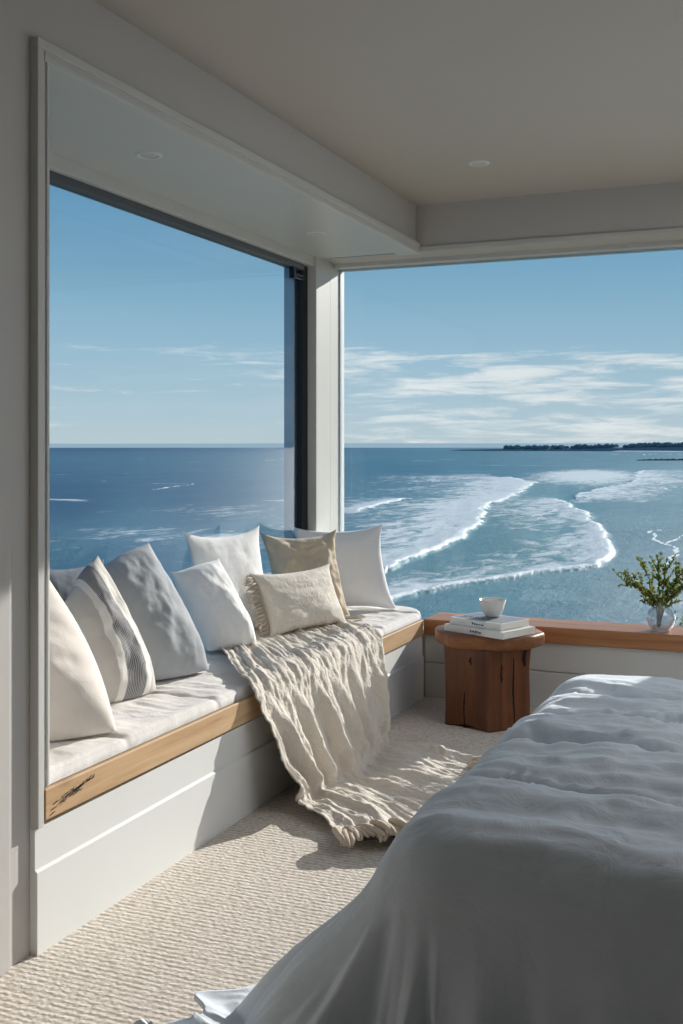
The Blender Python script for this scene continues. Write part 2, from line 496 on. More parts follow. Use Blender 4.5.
def pillow(name, mat, bl, br, h, lean, t, label, skew=0.0, twist=0.0, seed=0, bag=0.25, wr=0.011, pinch=0.07, ear=0.03, drop=0.012, group=None, lift=0.0, topn=1.0, slant=0.0):
    """bl, br: bottom corners (x, y) on the seat seen from its front; lean: degrees backwards"""
    n = 64
    zb = min(seat_z(bl[1]), seat_z(br[1])) + lift
    BL = np.array([bl[0], bl[1], zb]); BR = np.array([br[0], br[1], zb])
    w = np.linalg.norm(BR - BL); wd = (BR - BL) / w
    nh = np.array([wd[1], -wd[0], 0.0])            # front normal (right hand of the width direction)
    L = math.radians(lean)
    up = math.cos(L) * np.array([0, 0, 1.0]) - math.sin(L) * nh
    nrm = math.cos(L) * nh + math.sin(L) * np.array([0, 0, 1.0])
    s = np.sin(np.linspace(-math.pi / 2, math.pi / 2, n)); U, V = np.meshgrid(s, s)
    cx = seed * 3.7
    def side(sg):
        e4 = (1 - np.abs(U) ** 2.4) * (1 - np.abs(V) ** 2.4)
        th = t * 0.5 * np.power(np.clip(e4, 0, 1), 0.47) * (1 - bag * V)
        pu = U * (1 - pinch * (1 - V ** 2) * np.abs(U) ** 3) * (1 + ear * (U * V) ** 6)
        pv = V * (1 - pinch * (1 - U ** 2) * np.abs(V) ** 3) * (1 + ear * (U * V) ** 6)
        ww = w * (1 - (1 - topn) * (V + 1) / 2)
        edge = np.sqrt(np.clip(e4, 0, 1))
        # radiating corner wrinkles and soft dents
        rad = np.abs(U * V) ** 1.5
        wv = (fbm(U * 1.8 + cx, V * 1.8 + sg * 5, 3) * 1.5 + fbm(U * 2.0 + cx + 1.1 * V, V * 5.0 - U + cx * .3 + sg, 3) * 0.9
              + 0.9 * rad * np.sin(9 * (U * np.sign(V) - V * np.sign(U)) + cx)) * wr * edge
        a = pu * ww / 2 + skew * (V + 1) / 2
        b = (pv + 1) / 2 * h * (1 + slant * U * (V + 1) / 2)
        c = sg * th + wv - drop * (1 - V) * 0
        c = c + twist * U * V
        b = b - 0.010 * edge * np.clip(V, 0, 1)
        P = (BL + BR) / 2 + a[..., None] * wd + b[..., None] * up + c[..., None] * nrm
        return P.reshape(-1, 3)
    A = side(1); B = side(-1)
    F = grid_faces(n, n)
    o = n * n
    V3 = np.concatenate([A, B])
    # lower bulge may dip under the seat plane: push the lot on to it
    lo = V3[:, 2].min()
    if lo < zb: V3[:, 2] = np.where(V3[:, 2] < zb + 0.004, zb + 0.004 + (V3[:, 2] - lo) * 0.02, V3[:, 2])
    faces = [f for f in F] + [tuple(o + k for k in f[::-1]) for f in F]
    me = me_from(name, V3, faces)
    uv = me.uv_layers.new(name='UVMap')
    uu = np.concatenate([((U + 1) / 2).ravel(), ((U + 1) / 2).ravel()]); vv = np.concatenate([((V + 1) / 2).ravel()] * 2)
    li = np.zeros(len(me.loops), dtype=np.int32); me.loops.foreach_get('vertex_index', li)
    uv.data.foreach_set('uv', np.stack([uu[li], vv[li]], 1).ravel())
    bm = bmesh.new(); bm.from_mesh(me); bmesh.ops.remove_doubles(bm, verts=bm.verts, dist=0.0004); bmesh.ops.recalc_face_normals(bm, faces=bm.faces); bm.to_mesh(me); bm.free()
    ob = link(name, me, mat, None, True)
    tag(ob, label, 'pillow', 'pillows along the window seat')
    return ob, (BL, BR, wd, up, nrm, w)

pillow('pillow', M['cream'], (-2.50, 2.82), (-2.15, 3.16), 0.58, 26, 0.34, 'plump cream linen pillow at the near end of the seat beside the white trim', skew=-0.21, seed=1, bag=0.25, pinch=-0.17)
pillow('pillow', M['slate'], (-2.70, 3.50), (-2.66, 3.86), 0.50, 3, 0.12, 'dark slate grey pillow mostly hidden behind the striped one', seed=2)
pillow('pillow', M['striped'], (-2.45, 3.42), (-2.37, 3.76), 0.49, 23, 0.25, 'pillow with a grey pinstriped band between two white stripes', skew=-0.03, seed=3, pinch=-0.10, topn=0.62, slant=0.17)
pillow('pillow', M['grey'], (-2.52, 3.84), (-2.38, 4.20), 0.54, 25, 0.27, 'large mid grey linen pillow between the striped and white pillows', skew=-0.09, seed=4, pinch=-0.08, ear=0.05, topn=0.8, slant=0.10)
pillow('pillow', M['white'], (-2.55, 4.53), (-2.43, 4.77), 0.41, 20, 0.23, 'small plump white pillow at the edge of the throw, beside the big grey one', skew=-0.12, seed=5, wr=0.009, lift=0.015, slant=0.06, pinch=-0.04, ear=0.05)
pillow('pillow', M['white'], (-2.71, 4.72), (-2.58, 5.24), 0.55, 7, 0.15, 'large bright white pillow standing tall behind the small white one', skew=-0.03, seed=6, wr=0.006, pinch=0.10, ear=0.07)
pillow('pillow', M['tan'], (-2.68, 5.52), (-2.37, 5.84), 0.50, 13, 0.20, 'crumpled tan linen pillow behind the fringed cream one', skew=-0.05, seed=7, wr=0.032, pinch=0.12, ear=0.07)
lo_, lf = pillow('pillow', M['lumbar'], (-2.45, 4.97), (-2.27, 5.53), 0.335, 22, 0.16, 'oblong cream lumbar pillow with a fringed end, in front of the tan one', skew=0.0, seed=8, wr=0.008, lift=0.018, pinch=0.10, ear=0.07)
pillow('pillow', M['white'], (-2.70, 5.98), (-2.25, 6.28), 0.50, 8, 0.18, 'white pillow leaning on the far window beside the corner post', skew=-0.08, seed=9, wr=0.006, pinch=0.10, ear=0.07)
# fringe on the near end of the lumbar pillow
BL, BR, wd, up, nrm, w = lf
bm = bmesh.new()
for k in range(48):
    p = BL + up * (0.01 + 0.32 * k / 47)
    q = p - wd * random.uniform(0.045, 0.085) + nrm * random.uniform(-0.01, 0.025) - up * random.uniform(0, 0.03)
    mid = (p + q) / 2 + nrm * random.uniform(-.01, .012) + up * random.uniform(-.006, .006)
    tube(bm, [tuple(p + wd * 0.012), tuple(mid), tuple(q)], [0.005, 0.0055, 0.002], 6)
fr = link('fringe', bm_mesh('fringe', bm), M['tassel'], lo_, True); fr['label'] = 'cream yarn fringe'

# ------------------------------------------------------------------ throw blanket
def catmull(P, m):
    """P: (k, ..., 3) control rows -> m rows"""
    k = len(P); out = []
    for t in np.linspace(0, k - 1 - 1e-6, m):
        i = int(t); f = t - i
        p0 = P[max(i - 1, 0)]; p1 = P[i]; p2 = P[i + 1]; p3 = P[min(i + 2, k - 1)]
        out.append(0.5 * ((2 * p1) + (-p0 + p2) * f + (2 * p0 - 5 * p1 + 4 * p2 - p3) * f * f + (-p0 + 3 * p1 - 3 * p2 + p3) * f ** 3))
    return np.array(out)
NU, NV = 200, 260
uu = np.linspace(0, 1, NU)
def row(pts):
    """pts across the width: list of (u, x, y, z)"""
    a = np.array(pts, float)
    return np.stack([np.interp(uu, a[:, 0], a[:, k]) for k in (1, 2, 3)], -1)
SZ = 0.536
rows = [
    row([(0, -2.66, 4.74, SZ), (0.5, -2.60, 5.20, SZ), (1, -2.40, 5.72, SZ)]),
    row([(0, -2.42, 4.44, SZ + .002), (0.5, -2.40, 5.00, SZ), (1, -2.28, 5.60, SZ)]),
    row([(0, -2.20, 4.14, SZ + .004), (0.5, -2.20, 4.78, SZ), (1, -2.16, 5.50, SZ)]),
    row([(0, -2.085, 4.00, SZ + .004), (0.5, -2.085, 4.68, SZ), (1, -2.085, 5.44, SZ)]),
    row([(0, -2.025, 3.98, 0.475), (0.5, -2.025, 4.66, 0.475), (1, -2.025, 5.42, 0.475)]),
    row([(0, -2.012, 4.00, 0.36), (0.5, -2.005, 4.64, 0.36), (1, -2.01, 5.36, 0.36)]),
    row([(0, -1.985, 4.01, 0.22), (0.5, -1.965, 4.60, 0.22), (1, -1.98, 5.26, 0.22)]),
    row([(0, -1.94, 4.05, 0.09), (0.5, -1.90, 4.58, 0.09), (1, -1.94, 5.16, 0.09)]),
    row([(0, -1.89, 4.06, 0.022), (0.5, -1.80, 4.54, 0.024), (1, -1.86, 5.10, 0.022)]),
    row([(0, -1.78, 3.99, 0.020), (0.5, -1.62, 4.46, 0.022), (1, -1.70, 5.10, 0.020)]),
    row([(0, -1.68, 3.92, 0.020), (0.45, -1.44, 4.30, 0.022), (1, -1.52, 5.02, 0.020)]),
    row([(0, -1.60, 3.83, 0.020), (0.38, -1.30, 4.06, 0.022), (0.7, -1.28, 4.55, 0.022), (1, -1.38, 4.95, 0.020)]),
]
T = catmull(np.array(rows), NV)                     # (NV, NU, 3)
vv_ = np.linspace(0, 1, NV)[:, None] * np.ones((1, NU)); UU = np.ones((NV, 1)) * uu[None]
du = np.gradient(T, axis=1); dv = np.gradient(T, axis=0)
Nn = np.cross(du, dv); Nn /= np.linalg.norm(Nn, axis=-1, keepdims=True) + 1e-9
if Nn[NV // 8, NU // 2, 2] < 0: Nn = -Nn
ph = UU + 0.05 * np.sin(vv_ * 5) + 0.04 * fbm(UU * 3, vv_ * 4)
hang = sstep(0.36, 0.55, vv_) * (1 - 0.55 * sstep(0.66, 0.85, vv_))
fold = (np.sin(ph * 2 * math.pi * 6.6 + 0.8) * 0.5 + np.sin(ph * 2 * math.pi * 12.7 + 2.0) * 0.33 + np.sin(ph * 2 * math.pi * 2.3) * 0.35)
seatf = (1 - sstep(0.30, 0.40, vv_))
floorf = sstep(0.66, 0.74, vv_)
disp = hang * (1 - floorf) * (fold * 0.046 + 0.046)
disp = disp + seatf * (np.abs(fold) ** 1.0 * 0.016 + 0.012 * np.clip(fbm(UU * 6, vv_ * 7), 0, 1))
disp = disp + floorf * (0.020 * (ridge(UU * 4.0 + vv_ * 3, vv_ * 3 + UU, 2) + 0.45) + 0.020 * np.clip(fold, 0, 2) * 0.9)
crk = fbm(UU * 46 + 1.5 * fbm(UU * 9, vv_ * 12), vv_ * 12, 3) * 0.0095 + fbm(UU * 80 + 0.8 * fbm(UU * 20, vv_ * 30), vv_ * 18, 2) * 0.006
disp = disp + crk
edge = np.minimum(UU, 1 - UU)
disp = disp + 0.008 * np.exp(-(edge / 0.02) ** 2)
Tp = T + Nn * disp[..., None]
Tp[..., 0] = np.where((Tp[..., 2] < 0.47) & (Tp[..., 0] < -2.03), np.maximum(Tp[..., 0], -2.036 + 0.004 * np.sin(UU * 40)), Tp[..., 0])
Tp[..., 2] = np.maximum(Tp[..., 2], 0.012)
# ragged side edges
Tp[..., 1] += 0.014 * fbm(vv_ * 40, UU * 2, 3) * np.exp(-(edge / 0.05) ** 2)
tb = fast_grid('throw_blanket', Tp.reshape(-1, 3), NU, NV)
tob = link('throw_blanket', tb, M['throw'], None, True)
md = tob.modifiers.new('thickness', 'SOLIDIFY'); md.thickness = 0.006; md.offset = 0
tag(tob, 'cream crinkled gauze throw spilling off the seat on to the carpet', 'throw')

def tassel_mesh(seed):
    r = random.Random(seed); bm = bmesh.new()
    for k in range(5):
        a = r.uniform(-0.35, 0.35); L = r.uniform(0.07, 0.11)
        pts = []
        for i in range(6):
            t = i / 5
            pts.append((L * t, (a * t + 0.2 * math.sin(3 * t + k)) * 0.055 + r.uniform(-.003, .003), 0.010 + 0.016 * math.sin(t * 2.6) + 0.004 * k * (1 - t)))
        tube(bm, pts, [0.007, 0.0085, 0.009, 0.009, 0.008, 0.004], 7)
    bmesh.ops.create_uvsphere(bm, u_segments=10, v_segments=8, radius=0.013, matrix=Matrix.Translation((0.004, 0, 0.016)))
    return bm_mesh('tassel', bm)
tms = [tassel_mesh(s) for s in range(5)]
for m_ in tms: m_.materials.append(M['tassel']); m_.polygons.foreach_set('use_smooth', [True] * len(m_.polygons))
endrow = Tp[-1]; prev = Tp[-12]
for k in range(38):
    i = int((k + 0.5) / 38 * NU)
    p = endrow[i]; d = p - prev[i]
    a = math.atan2(d[1], d[0]) + random.uniform(-0.4, 0.4)
    t_ = bpy.data.objects.new('tassel', tms[k % 5]); col.objects.link(t_)
    t_.location = (p[0], p[1], 0.012 + random.uniform(0, 0.012)); t_.rotation_euler = (random.uniform(-.2, .2), random.uniform(-0.15, 0.05), a)
    t_.scale = [random.uniform(1.1, 1.6)] * 3
    t_.parent = tob
for k in range(7):                                   # the other end, peeping out below the tan pillow
    t_ = bpy.data.objects.new('tassel', tms[k % 5]); col.objects.link(t_)
    p = Tp[0][NU - 1 - k * 5]
    t_.location = (p[0] + 0.08, p[1] + 0.05 + 0.012 * k, 0.518); t_.rotation_euler = (0, 0, random.uniform(0.1, 1.2)); t_.scale = [0.7] * 3
    t_.parent = tob

# ------------------------------------------------------------------ stump side table
TC = (-1.555, 5.86)
def stump():
    e = empty('side_table', (TC[0], TC[1], 0)); tag(e, 'squat reddish brown tree stump side table with a thick slab top', 'side table')
    # body: five-sided lobed trunk
    nA, nZ = 180, 40
    corners = [(-77, 0.262), (-140, 0.262), (162, 0.255), (104, 0.25), (42, 0.25), (-16, 0.258)]
    cs = sorted([(a % 360, r) for a, r in corners])
    V = []
    for j in range(nZ):
        t = j / (nZ - 1); z = 0.0 + 0.432 * t
        for i in range(nA):
            A = 360 * i / nA
            # polygon radius with rounded corners
            r = 9
            for q in range(len(cs)):
                a0, r0 = cs[q]; a1, r1 = cs[(q + 1) % len(cs)]
                span = (a1 - a0) % 360; off = (A - a0) % 360
                if off <= span:
                    p0 = (r0 * math.cos(0), 0); p1 = (r1 * math.cos(math.radians(span)), r1 * math.sin(math.radians(span)))
                    th = math.radians(off); dx, dy = math.cos(th), math.sin(th)
                    ex, ey = p1[0] - p0[0], p1[1] - p0[1]
                    r = (p0[0] * ey - p0[1] * ex) / (dx * ey - dy * ex)
                    s = off / span
                    r *= 1 - 0.055 * math.sin(math.pi * s) * (1.0 + 0.8 * math.sin(t * 3.1 + q))
                    r *= 1 - 0.05 * max(0, 1 - min(s, 1 - s) / 0.06) ** 2 * 0.6
            fl = 1 + 0.03 * (1 - t) ** 2 - 0.05 * math.sin(math.pi * t) + 0.05 * t
            fl += 0.012 * math.sin(t * 7 + A * 0.05)
            rr = r * fl
            foot = 0.03 * max(0, math.sin(math.radians(A * 3 + 40))) * (1 if j == 0 else 0)
            V.append((TC[0] + rr * math.cos(math.radians(A)), TC[1] + rr * math.sin(math.radians(A)), z + foot * 0.6))
    F = grid_faces(nA, nZ, True) + [tuple(range(nA))[::-1], tuple((nZ - 1) * nA + k for k in range(nA))]
    b = link('trunk', me_from('trunk', V, F), M['stump']); local(b, e)
    for p in b.data.polygons: p.use_smooth = len(p.vertices) == 4
    # splits and knots in the trunk
    def crack(ang, z0, z1, w):
        bm = bmesh.new(); n = 14; left = []; right = []; i = int(round((ang % 360) / 360 * nA))
        for k in range(n):
            t = k / (n - 1); z = z0 + (z1 - z0) * t
            j = min(nZ - 1, int(z / 0.432 * (nZ - 1)))
            ctr = Vector(V[j * nA + i % nA]); ctr.z = z
            rad = Vector((ctr.x - TC[0], ctr.y - TC[1], 0)).normalized(); tan = Vector((-rad.y, rad.x, 0))
            ww = w * (0.25 + 0.75 * math.sin(math.pi * (t * 0.85 + 0.1)) ** 0.7) * (0.8 + 0.4 * random.random())
            ctr = ctr + rad * 0.0025 + tan * 0.002 * math.sin(t * 9)
            left.append(bm.verts.new(ctr - tan * ww - rad * 0.006)); right.append(bm.verts.new(ctr + tan * ww - rad * 0.006))
            left[-1].co += 0 * rad
            if k == 0: mids = []
            mids.append(bm.verts.new(ctr + rad * 0.001))
        for k in range(n - 1):
            bm.faces.new((left[k], mids[k], mids[k + 1], left[k + 1])); bm.faces.new((mids[k], right[k], right[k + 1], mids[k + 1]))
        o = link('split', bm_mesh('split', bm), M['crack']); local(o, e); o['label'] = 'dark split in the timber'
    crack(-112, 0.0, 0.19, 0.012); crack(-38, 0.02, 0.38, 0.009); crack(-58, 0.25, 0.35, 0.010); crack(-22, 0.33, 0.42, 0.018); crack(-100, 0.34, 0.385, 0.014)
    # slab top
    bm = bmesh.new()
    outl = []
    for i in range(96):
        A = 2 * math.pi * i / 96
        r = 0.300 * (1 + 0.022 * math.cos(3 * A + 0.6) + 0.02 * math.cos(5 * A + 2.2) + 0.012 * math.sin(9 * A))
        r *= 1.0 / (max(abs(math.cos(A + 0.5)), abs(math.cos(A + 0.5 + math.pi / 3)), abs(math.cos(A + 0.5 + 2 * math.pi / 3))) * 0.55 + 0.5)
        outl.append((TC[0] + r * math.cos(A), TC[1] + 0.96 * r * math.sin(A)))
    prof = [(0.94, 0.428), (0.985, 0.436), (1.0, 0.450), (1.0, 0.482), (0.99, 0.494), (0.965, 0.500), (0.5, 0.501)]
    V = []
    for s, z in prof:
        for x, y in outl: V.append((TC[0] + (x - TC[0]) * s, TC[1] + (y - TC[1]) * s, z))
    F = grid_faces(96, len(prof), True) + [tuple(range(96))[::-1], tuple((len(prof) - 1) * 96 + k for k in range(96))]
    tp = link('table_top', me_from('table_top', V, F), M['stump_top']); local(tp, e)
    for p in tp.data.polygons: p.use_smooth = len(p.vertices) == 4
stump()

# books -------------------------------------------------------------
def book(cx, cy, z, w, d, t, ang, label, dark):
    e = empty('book', (cx, cy, z)); e.rotation_euler = (0, 0, math.radians(ang)); tag(e, label, 'book', 'books on the stump table')
    # spine along the -y side
    bm = bmesh.new()
    bm_box(bm, -w / 2, w / 2, -d / 2, d / 2, 0, 0.0035, 0.0008); bm_box(bm, -w / 2, w / 2, -d / 2, d / 2, t - 0.0035, t, 0.0008)
    bm_box(bm, -w / 2, w / 2, -d / 2 - 0.002, -d / 2 + 0.003, 0, t, 0.001)
    link('cover', bm_mesh('cover', bm), M['cover'], e)
    boxes('pages', [(-w / 2 + 0.004, w / 2 - 0.004, -d / 2 + 0.003, d / 2 - 0.004, 0.0035, t - 0.0035, 0)], M['pages'], e)
    # illegible dark marks on the spine
    lst = []; x = -0.02
    for k in range(5):
        ww = random.uniform(0.008, 0.016); lst.append((x, x + ww, -d / 2 - 0.0028, -d / 2 - 0.002, t * random.uniform(.28, .38), t * random.uniform(0.55, 0.72), 0)); x += ww + random.uniform(0.003, 0.006)
    boxes('spine_lettering', lst, M['print_dark'], e)
    if dark:
        # cover picture: broad grey landscape bands
        boxes('cover_print', [(-w / 2 + 0.012, w / 2 - 0.012, -d / 2 + 0.014, d / 2 - 0.012, t, t + 0.0006, 0)], M['print_grey'], e)
        boxes('cover_lettering', [(-w / 2 + 0.03 + k * 0.04, -w / 2 + 0.055 + k * 0.04, -0.06, -0.035, t + 0.0006, t + 0.001, 0) for k in range(5)], M['print_dark'], e)
book(-1.525, 5.77, 0.5015, 0.40, 0.28, 0.036, -24, 'white covered book, the lower one on the stump table', False)
book(-1.53, 5.79, 0.5375, 0.35, 0.25, 0.036, -24, 'smaller white book with a grey cover picture, under the cup', True)

# cup -----------------------------------------------------------------
cup = lathe('cup', [(0.0005, 0.004), (0.030, 0.004), (0.032, 0.0), (0.038, 0.003), (0.049, 0.018), (0.060, 0.045), (0.066, 0.070), (0.073, 0.092), (0.075, 0.096), (0.072, 0.095), (0.064, 0.072), (0.057, 0.047), (0.044, 0.020), (0.02, 0.010), (0.0005, 0.009)], 56, (0, 0, 0))
c_ = link('cup', cup, M['ceramic'], None, True); c_.location = (-1.525, 5.83, 0.5746)
tag(c_, 'small off-white ceramic bowl cup on top of the books', 'cup')

# ------------------------------------------------------------------ vase and branches
VP = (-0.70, 6.375, 0.4685)
gv = NT('vase_glass'); gv.n.remove(gv.b)
trn = gv.node('ShaderNodeBsdfTransparent'); trn.inputs[0].default_value = (0.90, 0.94, 0.96, 1)
glo = gv.node('ShaderNodeBsdfGlossy'); glo.inputs['Roughness'].default_value = 0.03
lw = gv.node('ShaderNodeLayerWeight'); lw.inputs['Blend'].default_value = 0.35
tl_ = gv.node('ShaderNodeBsdfDiffuse'); tl_.inputs[0].default_value = (0.9, 0.94, 0.97, 1)
m1 = gv.node('ShaderNodeMixShader'); m2 = gv.node('ShaderNodeMixShader'); m1.inputs[0].default_value = 0.10
gv.l.new(trn.outputs[0], m1.inputs[1]); gv.l.new(tl_.outputs[0], m1.inputs[2])
gv.l.new(gv.math('MULTIPLY', lw.outputs['Facing'], 0.75, True), m2.inputs[0]); gv.l.new(m1.outputs[0], m2.inputs[1]); gv.l.new(glo.outputs[0], m2.inputs[2]); gv.l.new(m2.outputs[0], gv.out.inputs[0])
vp = [(0.0005, 0.002), (0.045, 0.0), (0.052, 0.004), (0.068, 0.028), (0.080, 0.060), (0.081, 0.080), (0.070, 0.110), (0.048, 0.130), (0.040, 0.140), (0.043, 0.147),
      (0.040, 0.147), (0.037, 0.140), (0.045, 0.128), (0.066, 0.108), (0.077, 0.080), (0.076, 0.060), (0.064, 0.030), (0.048, 0.010), (0.0005, 0.008)]
vs = link('vase', lathe('vase', vp, 56), gv.m, None, True); vs.location = VP
tag(vs, 'round clear glass vase holding leafy branches on the timber sill', 'vase')

def branch(k, dirx, diry, L, curve):
    r = random.Random(40 + k)
    e = empty('leafy_branch', (VP[0], VP[1], VP[2] + 0.012))
    tag(e, 'thin green leafy branch standing in the glass vase', 'branch', 'leafy branches in the glass vase')
    neck = Vector((dirx * 0.022, diry * 0.022, 0.135))
    b0 = Vector((dirx * 0.006 - 0.012, diry * 0.02, 0.004))
    tip = Vector((dirx * L, diry * L * 0.6, curve))
    pts = []
    for i in range(13):
        t = i / 12
        if t < 0.3: p = b0.lerp(neck, t / 0.3)
        else:
            q = (t - 0.3) / 0.7
            p = neck.lerp(tip, q) + Vector((0, 0, 0.07 * math.sin(math.pi * q) * (0.6 if curve < 0.3 else 0.1)))
        pts.append(p)
    bm = bmesh.new(); tube(bm, pts, [0.0035 - 0.0023 * i / 12 for i in range(13)], 6)
    tw = [(pts[4:], 1.0)]
    for q in range(8):
        i = r.randint(3, 10); d = Vector((dirx + r.uniform(-1, 1), diry + r.uniform(-.8, .8), r.uniform(0.4, 1.4))).normalized()
        l2 = r.uniform(0.06, 0.13); tp = [pts[i] + d * l2 * s / 4 + Vector((0, 0, .004 * s)) for s in range(5)]
        tube(bm, tp, [0.0016, 0.0014, 0.0012, 0.001, 0.0007], 5); tw.append((tp, 0.9))
    link('stem', bm_mesh('stem', bm), M['stem'], e, True)
    bm = bmesh.new()
    for tp, sc in tw:
        for a, b in zip(tp, tp[1:]):
            seg = (b - a); nl = 5 if seg.length < 0.03 else 9
            for q in range(nl):
                p = a.lerp(b, r.random()); d = (seg.normalized() * 0.5 + Vector((r.gauss(0, 1), r.gauss(0, 1), r.gauss(0.2, 1)))).normalized()
                ll = r.uniform(0.012, 0.026) * sc; side = d.cross(Vector((r.gauss(0, 1), r.gauss(0, 1), r.gauss(0, 1)))).normalized() * ll * 0.34
                up_ = d.cross(side).normalized() * ll * 0.1
                v = [bm.verts.new(p), bm.verts.new(p + d * ll * .35 + side), bm.verts.new(p + d * ll * 0.75 + side * .75 + up_), bm.verts.new(p + d * ll), bm.verts.new(p + d * ll * .75 - side * .75 + up_), bm.verts.new(p + d * ll * .35 - side)]
                bm.faces.new(v)
    link('leaves', bm_mesh('leaves', bm), M['leaf'], e, True)
for k, (dx, dy, L, cz) in enumerate([(-0.95, -0.3, 0.23, 0.235), (-1.0, 0.1, 0.215, 0.30), (-0.6, 0.3, 0.18, 0.37), (-0.15, -0.3, 0.10, 0.41), (0.25, 0.2, 0.12, 0.39), (0.7, -0.2, 0.20, 0.36), (1.0, 0.2, 0.24, 0.33), (1.0, -0.3, 0.22, 0.25)]):
    branch(k, dx, dy, L, cz)

# ------------------------------------------------------------------ bed
e = empty('bed', (0.35, 3.25, 0)); tag(e, 'upholstered bed under the grey blue duvet', 'bed')
local(boxes('bed_base', [(-0.62, 2.45, 2.46, 4.08, 0.06, 0.28)], M['bedbase'], None, 0.03), e)
local(boxes('mattress', [(-0.66, 2.45, 2.44, 4.10, 0.285, 0.53)], M['mattress'], None, 0.06), e)
for x, y in ((-0.5, 2.6), (-0.5, 3.95), (2.3, 2.6), (2.3, 3.95)):
    local(boxes('leg', [(x - 0.03, x + 0.03, y - 0.03, y + 0.03, 0.0, 0.065)], M['crack'], None, 0.004), e)

def duvet():
    nu, nv = 260, 260
    # a runs along the bed from the hanging foot end, b across it from the camera side
    a = np.concatenate([np.linspace(-0.80, 0.45, 190), np.linspace(0.46, 2.9, nu - 190)])
    b = np.concatenate([np.linspace(-0.60, 2.05, 215), np.linspace(2.06, 2.45, nv - 215)])
    A, B = np.meshgrid(a, b)
    X0, Y0, Y1 = -0.70, 2.42, 4.12              # start of the rounded edges
    W = Y1 - Y0
    oa = np.maximum(0, -A); ob = np.maximum(0, -B); oc = np.maximum(0, B - W)
    bx = X0 + np.maximum(A, 0); by = Y0 + np.clip(B, 0, W)
    p = 2.2
    L = (oa ** p + np.maximum(ob, oc) ** p) ** (1 / p)
    ang = np.arctan2(np.where(ob > oc, -ob, oc), -oa)     # outward direction
    R = 0.17
    q = np.clip(L / (R * math.pi / 2), 0, 1) * math.pi / 2
    out = R * np.sin(q); dropd = R * (1 - np.cos(q))
    rest = np.maximum(0, L - R * math.pi / 2)
    # folds on the hanging part: waves along the edge
    along = np.where(oa > np.maximum(ob, oc), B, A) + 0.35 * ang
    hangk = sstep(0, 0.30, rest)
    near = sstep(0.0, 0.10, ob)
    fo = (np.sin(along * 22 + 1.8 * fbm(along * 2, L * 1.5)) * 0.5 + np.sin(along * 43 + 2 + 2 * fbm(along * 3, L)) * 0.3 + fbm(along * 8, L * 1.2, 3) * 0.8)
    flare = 0.10 * rest
    out = out + flare + hangk * fo * 0.060
    dropd = dropd + rest * 0.985
    ztop = 0.618
    # swept-out corner at the foot, camera side
    g = np.exp(-((by - 2.44) / 0.34) ** 2) * sstep(0.02, 0.5, oa) * (1 - 0.0 * ob)
    sweep = g * np.clip(dropd / 0.58, 0, 1.3) ** 1.1 * 0.38
    Z = ztop - dropd
    over = np.maximum(0, 0.03 - Z)
    out = out + over * 0.45
    X = bx + np.cos(ang) * out - sweep
    Y = by + np.sin(ang) * out + sweep * 0.12
    # quilted channels across the bed
    top = 1 - sstep(0.03, 0.30, L)
    topw = 1 - 0.75 * sstep(0.10, 0.45, L)
    seams = np.array([0.0, 0.31, 0.80, 1.13, 1.47])
    wob = 0.035 * fbm(A * 1.6, B * 1.3 + 4, 3) + 0.035 * np.sin(A * 2.3)
    dist = np.min(np.abs((B + wob)[..., None] - seams[None, None, 1:]), -1)
    puff = (0.100 - 0.03 * sstep(0.9, 1.4, B)) * (1 - np.exp(-(dist / 0.040) ** 0.8)) - 0.034
    wr = (1 - 0.5 * sstep(1.1, 1.5, B)) * 1.0 * (0.018 * (ridge(A * 1.3 + 0.6 * fbm(A * 2, B * 2), B * 5.5, 3) - 0.3) + 0.014 * fbm(A * 4, B * 6, 4) + 0.010 * (ridge(A * 1.5 - B * 0.6, B * 9 + fbm(A * 2, B * 2), 3) - 0.3) + 0.010 * (ridge(A * 4 + B * 3, B * 9 - A * 2, 3) - 0.3))
    tight = 0.020 * (ridge(A * 3.5 + 2 * fbm(A * 2, B * 3), B * 22 + 4 * fbm(A * 1.5, B * 2), 2) - 0.3) * np.exp(-((dist - 0.04) / 0.07) ** 2)
    Z = np.maximum(Z, 0.02 + 0.015 * (fbm(A * 9, B * 9, 3) + 1) + 0.06 * np.clip(ridge(A * 3.2, B * 4.5, 2), 0, 1) * sstep(0.0, 0.25, over))
    Z = Z + topw * (puff + wr + tight) * sstep(-0.3, 0.0, -L + 0.5)
    Z = Z - 0.05 * sstep(0.3, 2.0, A) * 0
    bulge = hangk * (0.02 * fbm(along * 5, L * 5, 3))
    X = X + np.cos(ang) * bulge; Y = Y + np.sin(ang) * bulge
    me = fast_grid('duvet', np.stack([X, Y, Z], -1).reshape(-1, 3), nu, nv)
    o = link('duvet', me, M['duvet'], None, True)
    md = o.modifiers.new('thickness', 'SOLIDIFY'); md.thickness = 0.012; md.offset = -1
    return o
tag(duvet(), 'rumpled grey blue linen duvet with stitched channels spilling to the floor', 'duvet')

# ------------------------------------------------------------------ outside: sea, headland, hills, shrub
SEA = -18.5
